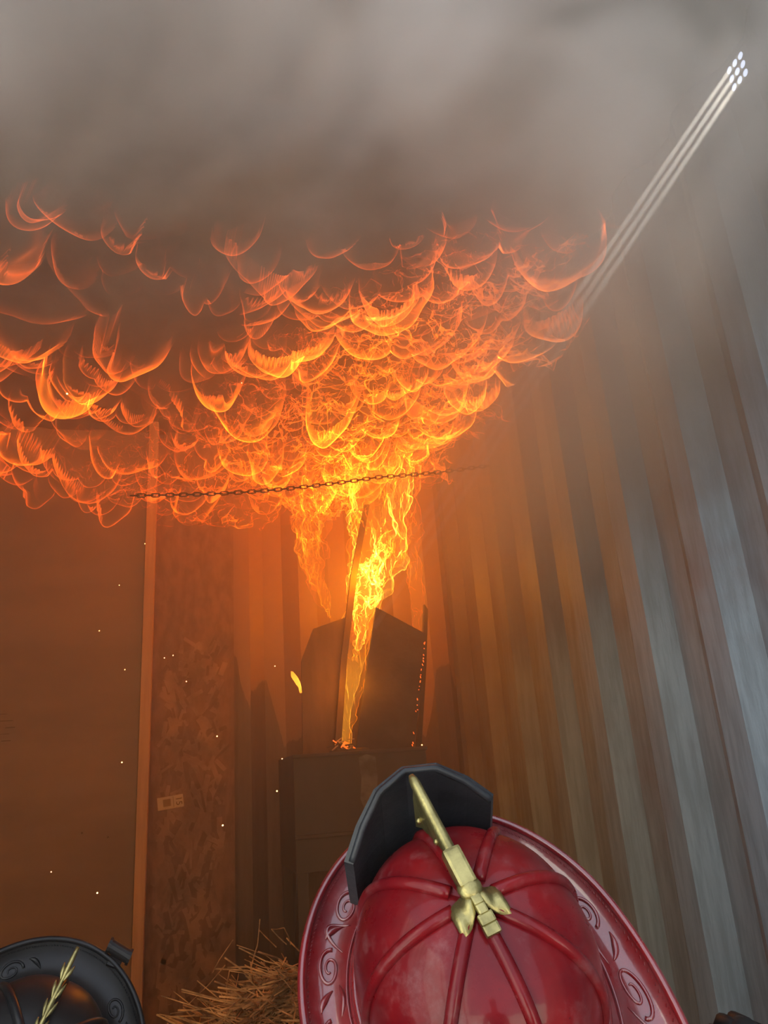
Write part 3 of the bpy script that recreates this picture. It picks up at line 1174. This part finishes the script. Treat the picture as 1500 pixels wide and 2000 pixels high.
def sheet(name, P_, nu, nv, heat, mat, parent=None, wrap=False, **kw):
    """P_ (nu*nv,3), heat (nu*nv) -> smooth mesh"""
    me = bpy.data.meshes.new(name)
    ii, jj = np.meshgrid(np.arange(nu if wrap else nu - 1), np.arange(nv - 1), indexing='ij')
    i2 = (ii + 1) % nu
    q = np.stack([ii * nv + jj, i2 * nv + jj, i2 * nv + jj + 1, ii * nv + jj + 1], -1).reshape(-1, 4)
    hq = heat[q].max(1)
    q = q[hq > 0.08]
    me.vertices.add(len(P_))
    me.vertices.foreach_set('co', P_.astype(np.float32).ravel())
    me.loops.add(len(q) * 4)
    me.loops.foreach_set('vertex_index', q.astype(np.int32).ravel())
    me.polygons.add(len(q))
    me.polygons.foreach_set('loop_start', (np.arange(len(q)) * 4).astype(np.int32))
    me.polygons.foreach_set('loop_total', np.full(len(q), 4, dtype=np.int32))
    me.update(calc_edges=True)
    me.polygons.foreach_set('use_smooth', np.ones(len(q), dtype=bool))
    at_ = me.attributes.new('glow', 'FLOAT', 'POINT')
    at_.data.foreach_set('value', heat.astype(np.float32))
    me.materials.append(mat)
    o = bpy.data.objects.new(name, me)
    COL.objects.link(o)
    o.parent = parent
    o.visible_shadow = False        # burning gas casts no shadow
    return tag(o, **kw)


def sstep(x, a, b_):
    t_ = np.clip((x - a) / (b_ - a), 0, 1)
    return t_ * t_ * (3 - 2 * t_)


def bump2(x, y, cx_, cy_, sx, sy):
    return np.exp(-((x - cx_) / sx) ** 2 - ((y - cy_) / sy) ** 2)


roll = empty('ceiling_flames', (0.2, 2.4, 1.2), 'orange flames rolling in lobes under the whole ceiling', 'flames')


def PK(o, root):
    o.matrix_parent_inverse = Matrix.Translation(root.location).inverted()
    return o


def clampbox(P_):
    x, y = P_[:, 0], P_[:, 1]
    drop = 0.17 * sstep(y, 2.25, 3.0) * sstep(x, 1.05, 0.35) * sstep(x, -0.85, -0.35)
    P_[:, 2] = np.minimum(P_[:, 2] - drop, ZC - 0.012)
    P_[:, 0] = np.clip(P_[:, 0], WL + 0.06, WR - 0.045)
    P_[:, 1] = np.minimum(P_[:, 1], YB - 0.05)
    return P_


# large hanging lobes
def lobes(nseed, cell, depth, z0, x0, x1, y0, y1, res, heatfn, warp, mat, elong=1.4):
    nu, nv = int((x1 - x0) / res), int((y1 - y0) / res)
    U, V = np.meshgrid(np.linspace(x0, x1, nu), np.linspace(y0, y1, nv), indexing='ij')
    U, V = U.ravel(), V.ravel()
    B = np.stack([U, V, np.full_like(U, nseed * 3.7)], 1)
    wv = vnoise(B * 3.0, nseed) * warp * 1.6 + vnoise(B * 7.0, nseed + 5) * warp * 0.6
    Q = np.stack([(U + wv[:, 0]) / cell, (V + wv[:, 1]) / (cell * elong)], 1)
    ci = np.floor(Q).astype(int)
    F1 = np.full(len(U), 9.0)
    F2 = np.full(len(U), 9.0)
    hid = np.zeros(len(U))
    rs = np.random.default_rng(nseed * 13 + 1)
    jit = rs.random((64, 64, 3))
    for a in (-1, 0, 1):
        for b_ in (-1, 0, 1):
            cc = ci + np.array([a, b_])
            jj_ = jit[cc[:, 0] % 64, cc[:, 1] % 64]
            dd = np.hypot(Q[:, 0] - cc[:, 0] - jj_[:, 0], Q[:, 1] - cc[:, 1] - jj_[:, 1])
            better = dd < F1
            F2 = np.where(better, F1, np.minimum(F2, dd))
            hid = np.where(better, jj_[:, 2], hid)
            F1 = np.minimum(F1, dd)
    tt_ = np.clip(1 - F1 / 0.66, 0, 1)
    dome = np.sqrt(1 - (1 - tt_) ** 2)               # 0 at cell walls, 1 inside
    hgt = depth * (0.35 + 0.9 * hid) * dome
    P_ = np.stack([U, V, z0 - hgt], 1)
    P_ += vnoise(P_ * 13.0, nseed + 9) * 0.010
    # the lobes lean towards the door
    P_[:, 1] -= hgt * 0.35
    P_[:, 0] -= hgt * 0.15
    n2 = vnoise(B * 4.0, nseed + 20) * 0.035
    P_ += n2
    h_ = heatfn(U, V) * (0.45 + 0.8 * hid) * np.clip(dome * 2.2 - 0.55, 0, 1)
    h_ = h_ * np.clip(0.85 + 1.6 * vnoise(B * np.array([2.6, 2.6, 1.0]), nseed + 31)[:, 0], 0.0, 1.7)
    return sheet('flame_lobes', clampbox(P_), nu, nv, h_, mat, roll, kind='stuff')


def heat_roll(x, y):
    h = 0.10 + 0.55 * bump2(x, y, 0.75, 2.45, 0.55, 0.75) + 0.25 * bump2(x, y, 0.0, 2.7, 0.5, 0.5) + 0.16 * bump2(x, y, -0.4, 2.3, 0.35, 0.6)
    return h * sstep(y, 1.15, 1.8)


for sd_, cell, dep_, z0, wp in ((1, 0.135, 0.19, 1.35, 0.030), (2, 0.095, 0.13, 1.30, 0.025), (3, 0.175, 0.24, 1.40, 0.035)):
    PK(lobes(sd_, cell, dep_, z0, -0.95, 1.08, 1.2, 3.0, 0.0055, heat_roll, wp, M_FLAME_ROLL), roll)


# crumpled fine sheets
def crumple(seed, z0, x0, x1, y0, y1, res, heatfn, f1, a1, mat, zamp=1.0):
    nu, nv = int((x1 - x0) / res), int((y1 - y0) / res)
    U, V = np.meshgrid(np.linspace(x0, x1, nu), np.linspace(y0, y1, nv), indexing='ij')
    U, V = U.ravel(), V.ravel()
    B = np.stack([U, V, np.full_like(U, seed * 2.3)], 1)
    P_ = np.stack([U, V, np.full_like(U, z0)], 1)
    d_ = vnoise(B * f1, seed) * a1
    B2 = B + d_ * 0.6
    d_ = d_ + vnoise(B2 * f1 * 2.1, seed + 3) * a1 * 0.55
    B3 = B + d_ * 0.5
    d_ = d_ + vnoise(B3 * f1 * 4.6, seed + 6) * a1 * 0.24
    d_[:, 2] *= zamp
    h_ = heatfn(U, V)
    mod = vnoise(B * 5.0, seed + 8)[:, 0]
    h_ = h_ * np.clip(0.75 + 0.9 * mod, 0.1, 1.6)
    return sheet('flame_folds', clampbox(P_ + d_), nu, nv, h_, mat, roll, kind='stuff')


def heat_fine(x, y):
    h = 0.85 * bump2(x, y, 0.72, 2.55, 0.42, 0.62) + 0.45 * bump2(x, y, 0.25, 2.85, 0.6, 0.28) + 0.35 * bump2(x, y, 0.95, 2.0, 0.25, 0.5)
    return np.clip(h, 0, 0.85)


for sd_, z0, f1, a1 in ((11, 1.20, 9.5, 0.080), (13, 1.33, 15.0, 0.055)):
    PK(crumple(sd_, z0, -0.5, 1.06, 1.5, 3.0, 0.0048, heat_fine, f1, a1, M_FLAME_FINE), roll)


# ------------------------------------------------------------------ fire column
colr = empty('fire_column', at(672, 1455, 2.78), 'bright yellow and orange fire rising between the boards to the ceiling', 'flames')


def plume(seed, ctrl, ydep, ysq, nu, nv, f1, a1, hmul, mat, root, zst=0.45, name='flame_tongue'):
    """ctrl: list of (px, py, radius, heat)"""
    C_ = [(at(px, py, ydep), r_, h_) for px, py, r_, h_ in ctrl]
    s_ = np.linspace(0, len(C_) - 1.001, nv)
    i_ = s_.astype(int)
    f_ = (s_ - i_)
    f_ = f_ * f_ * (3 - 2 * f_) * 0.5 + f_ * 0.5
    cp = np.array([list(c[0]) for c in C_])
    rr = np.array([c[1] for c in C_])
    hh = np.array([c[2] for c in C_])
    cen = cp[i_] * (1 - f_)[:, None] + cp[i_ + 1] * f_[:, None]
    rad = rr[i_] * (1 - f_) + rr[i_ + 1] * f_
    het = hh[i_] * (1 - f_) + hh[i_ + 1] * f_
    th = np.linspace(0, 2 * PI, nu, endpoint=False)
    TH, K = np.meshgrid(th, np.arange(nv), indexing='ij')
    TH, K = TH.ravel(), K.ravel()
    P_ = cen[K].copy()
    P_[:, 0] += rad[K] * np.cos(TH)
    P_[:, 1] += rad[K] * ysq * np.sin(TH)
    B = P_.copy()
    B[:, 2] *= zst
    sc_ = (rad[K] / rad.max())[:, None] * 0.75 + 0.25
    d_ = vnoise(B * f1, seed) * a1
    d_ += vnoise((B + d_ * 0.6) * f1 * 2.2, seed + 3) * a1 * 0.5
    d_ += vnoise((B + d_ * 0.6) * f1 * 5, seed + 6) * a1 * 0.22
    P_ = P_ + d_ * sc_
    P_[:, 0] = np.clip(P_[:, 0], WL + 0.06, WR - 0.045)
    P_[:, 1] = np.minimum(P_[:, 1], YB - 0.05)
    P_[:, 2] = np.minimum(P_[:, 2], ZC - 0.012)
    h_ = het[K] * hmul * np.clip(0.8 + 0.8 * vnoise(B * 8, seed + 12)[:, 0], 0.2, 1.5)
    o = sheet(name, P_, nu, nv, np.clip(h_, 0, 1.25), mat, root, wrap=True, kind='stuff')
    return PK(o, root)


main = [(670, 1462, .028, 1.0), (681, 1380, .032, 1.0), (690, 1300, .036, 1.1), (700, 1240, .040, .9), (712, 1170, .060, 1.1), (730, 1110, .092, 1.15), (738, 1050, .112, .85), (742, 980, .130, .75), (742, 930, .140, .65), (735, 890, .16, .55)]
plume(31, main, 2.83, 0.6, 150, 700, 13, 0.055, 1.0, M_FLAME_COL, colr)
plume(37, main, 2.83, 0.5, 120, 600, 18, 0.045, 1.0, M_FLAME_COL, colr)
# plume(43, [(x, y, r * .7, h) for x, y, r, h in main], 2.83, 0.5, 110, 600, 22, 0.040, 1.0, M_FLAME_COL, colr)
hot = [(690, 1290, .010, .9), (700, 1230, .025, 1.1), (706, 1170, .045, 1.25), (722, 1120, .060, 1.25), (745, 1080, .045, 1.1), (765, 1040, .02, .9)]
plume(51, hot, 2.82, 0.5, 90, 360, 26, 0.040, 1.0, M_FLAME_COL, colr)
left = [(642, 1205, .008, .6), (624, 1140, .024, .55), (606, 1080, .045, .5), (606, 1020, .060, .5), (630, 975, .078, .5), (680, 940, .085, .45), (730, 905, .09, .4)]
plume(61, left, 2.74, 0.6, 130, 420, 17, 0.055, 1.0, M_FLAME_COL, colr)
plume(67, left, 2.74, 0.5, 110, 380, 24, 0.045, 0.9, M_FLAME_COL, colr)
rgt = [(824, 1290, .003, .4), (822, 1240, .010, .4), (812, 1190, .018, .4), (806, 1100, .028, .45), (800, 1020, .038, .40), (805, 950, .045, .32), (810, 900, .05, .25)]
plume(71, rgt, 2.86, 0.6, 80, 420, 20, 0.040, 1.0, M_FLAME_COL, colr)

# small separate flame licking the board's edge
sm = empty('small_flame', at(590, 1352, 2.78), 'small single flame on the left edge of the scorched board', 'flames')
plume(81, [(590, 1354, .003, .8), (586, 1342, .008, .9), (580, 1330, .009, .9), (574, 1318, .010, .8), (570, 1309, .003, .7)], 2.76, 0.5, 40, 60, 24, 0.010, 1.0, M_FLAME_SMALL, sm)

# ------------------------------------------------------------------ sparks
SPK = [(131, 769, 2.5, 3.2), (283, 1062, 2.6, 1.6), (233, 1143, 2.6, 1.2), (194, 1232, 2.5, 1.5), (244, 1308, 2.5, 1.5), (321, 1285, 2.4, 1.5), (338, 1280, 2.4, 1.6),
       (364, 1331, 2.4, 1.6), (424, 1438, 2.3, 2.0), (435, 1612, 2.2, 2.4), (238, 1489, 2.3, 1.9), (190, 1744, 2.2, 2.2), (541, 1545, 2.3, 2.2), (537, 1301, 2.6, 1.6),
       (100, 1703, 2.3, 1.4), (805, 1462, 2.66, 2.2), (824, 1455, 2.66, 2.2), (472, 748, 2.2, 1.4), (551, 1482, 2.4, 1.6), (1228, 845, 1.6, 1.4)]
bm = bmesh.new()
bmesh.ops.create_icosphere(bm, subdivisions=1, radius=1.0)
sp_me = bpy.data.meshes.new('spark')
bm.to_mesh(sp_me)
bm.free()
sp_me.materials.append(M_SPARK)
SPL = iter(['bright spark among the flame lobes at the left edge', 'faint spark high in front of the batten, just under the flames', 'faint spark above the plywood, second from the top',
            'faint spark on the upper left over the plywood', 'small spark left of the batten at mid height', 'left one of two close sparks over the strand board',
            'right one of two close sparks over the strand board', 'spark just below the pair over the strand board', 'spark over the strand board, level with the foot of the fire',
            'bright spark low over the right edge of the strand board', 'spark left of the batten, low over the plywood', 'bright spark right above the black helmet',
            'bright spark in front of the burn box at its left side', 'spark left of the small flame on the scorched board', 'faint spark low over the middle of the plywood',
            'spark at the foot of the charred board, on the rim', 'rightmost spark on the rim of the burn box', 'small spark in the middle of the rolling flames',
            'spark at the upper left corner of the burn box', 'lone spark in front of the corrugated right wall'])
for (px, py, y, r) in SPK:
    o = bpy.data.objects.new('spark', sp_me)
    COL.objects.link(o)
    o.location = at(px, py, y)
    rr_ = r * y / F_PX * 0.65
    o.scale = (rr_, rr_, rr_)
    tag(o, next(SPL), 'spark', 'sparks drifting in the smoke')

# ------------------------------------------------------------------ smoke
def smoke_mat():
    m = bpy.data.materials.new('smoke')
    m.use_nodes = True
    g = NG(m)
    g.n.remove(g.n['Principled BSDF'])
    pos = g.new('ShaderNodeNewGeometry').outputs['Position']
    sx = g.new('ShaderNodeSeparateXYZ')
    g.link(pos, sx.inputs[0])
    X, Y, Z = sx.outputs
    warp = g.new('ShaderNodeVectorMath', operation='ADD')
    n0 = g.new('ShaderNodeTexNoise')
    n0.inputs['Scale'].default_value = 1.7
    n0.inputs['Detail'].default_value = 0
    g.link(pos, n0.inputs['Vector'])
    sc_ = g.new('ShaderNodeVectorMath', operation='SCALE')
    g.link(n0.outputs['Color'], sc_.inputs[0])
    sc_.inputs['Scale'].default_value = 0.7
    g.link(pos, warp.inputs[0])
    g.link(sc_.outputs[0], warp.inputs[1])
    n1 = g.noise(warp.outputs[0], 3.6, 2, 0.55)
    puff = g.smooth(n1, 0.36, 0.64, 0.15, 1.75)
    hz = g.smooth(Z, 0.5, 1.25)                 # the layer under the ceiling
    ye = g.math('SUBTRACT', Y, g.smooth(X, 0.35, 1.0, 0.0, 0.40))   # it hangs thicker along the right wall
    near = g.math('MULTIPLY', g.smooth(ye, 0.74, 1.32, 1.0, 0.05), g.smooth(Y, 0.62, 0.95, 0.45, 1.0))      # thick near the door, thin over the fire
    dens = g.math('MULTIPLY', g.math('MULTIPLY', hz, near), puff)
    dens = g.math('MULTIPLY', dens, SMOKE_D)
    lowz = g.smooth(Z, -0.7, 0.7, 0.25, 1.0)
    lowy = g.smooth(Y, 1.0, 2.2, 0.2, 1.0)
    base = g.math('MULTIPLY', g.math('MULTIPLY', lowz, lowy), HAZE_D)
    base = g.math('MULTIPLY', base, g.smooth(Y, 1.5, 2.5, 1.0, 1.7))
    side = g.math('MULTIPLY', g.math('MULTIPLY', g.smooth(X, 0.45, 0.95), g.smooth(Z, 0.30, 0.85)), g.smooth(Y, 1.0, 1.25, 0.0, SMOKE_D * 0.75))
    tot = g.math('ADD', g.math('ADD', dens, base), g.math('MULTIPLY', side, g.smooth(Y, 1.9, 2.6, 1.0, 0.1)))
    v = g.new('ShaderNodeVolumeScatter')
    # pale where it has cooled at the door, sooty further in
    g.link(g.mix(g.smooth(Y, 0.70, 1.15), (0.95, 0.93, 0.85, 1), (0.46, 0.34, 0.22, 1)), v.inputs['Color'])
    v.inputs['Anisotropy'].default_value = 0.15
    g.link(tot, v.inputs['Density'])
    # soot takes the blue out of the light deep inside
    ab = g.new('ShaderNodeVolumeAbsorption')
    ab.inputs['Color'].default_value = (0.95, 0.60, 0.04, 1)
    g.link(g.smooth(Y, 1.1, 2.1, 0.0, SOOT_D), ab.inputs['Density'])
    ad = g.new('ShaderNodeAddShader')
    g.link(v.outputs[0], ad.inputs[0])
    g.link(ab.outputs[0], ad.inputs[1])
    g.link(ad.outputs[0], g.n['Material Output'].inputs['Volume'])
    return m


SMOKE_D, HAZE_D, SOOT_D = 2.9, 0.27, 0.95
bm = bmesh.new()
box(bm, ((WL + WR) / 2, (YO + YB) / 2, (ZF + ZC) / 2), (WR - WL - 0.002, YB - YO - 0.06, ZC - ZF - 0.004))
sk = obj('smoke', bm, smoke_mat(), label='grey smoke layer that fills the container under its ceiling', cat='smoke', kind='stuff')

# sunlit dust in the three shafts that the rows of holes let in
m = bpy.data.materials.new('sunlit_dust')
m.use_nodes = True
g = NG(m)
g.n.remove(g.n['Principled BSDF'])
v = g.new('ShaderNodeVolumeScatter')
v.inputs['Color'].default_value = (0.9, 0.9, 0.86, 1)
v.inputs['Density'].default_value = 4.0
v.inputs['Anisotropy'].default_value = 0.6
g.link(v.outputs[0], g.n['Material Output'].inputs['Volume'])
bt = empty('sunbeams', VENT, 'three thin parallel sunbeams falling from the nine vent holes', 'sunbeams')
for k in range(3):
    st_ = Vector((WR, 0.997 - 0.0, 1.375 + (k - 1) * dz))
    bm = bmesh.new()
    tube(bm, [st_ + BEAM_D * 0.04, st_ + BEAM_D * 1.45], [0.0040, 0.0044], 12)
    o = obj('beam', bm, m)
    P(o, bt)
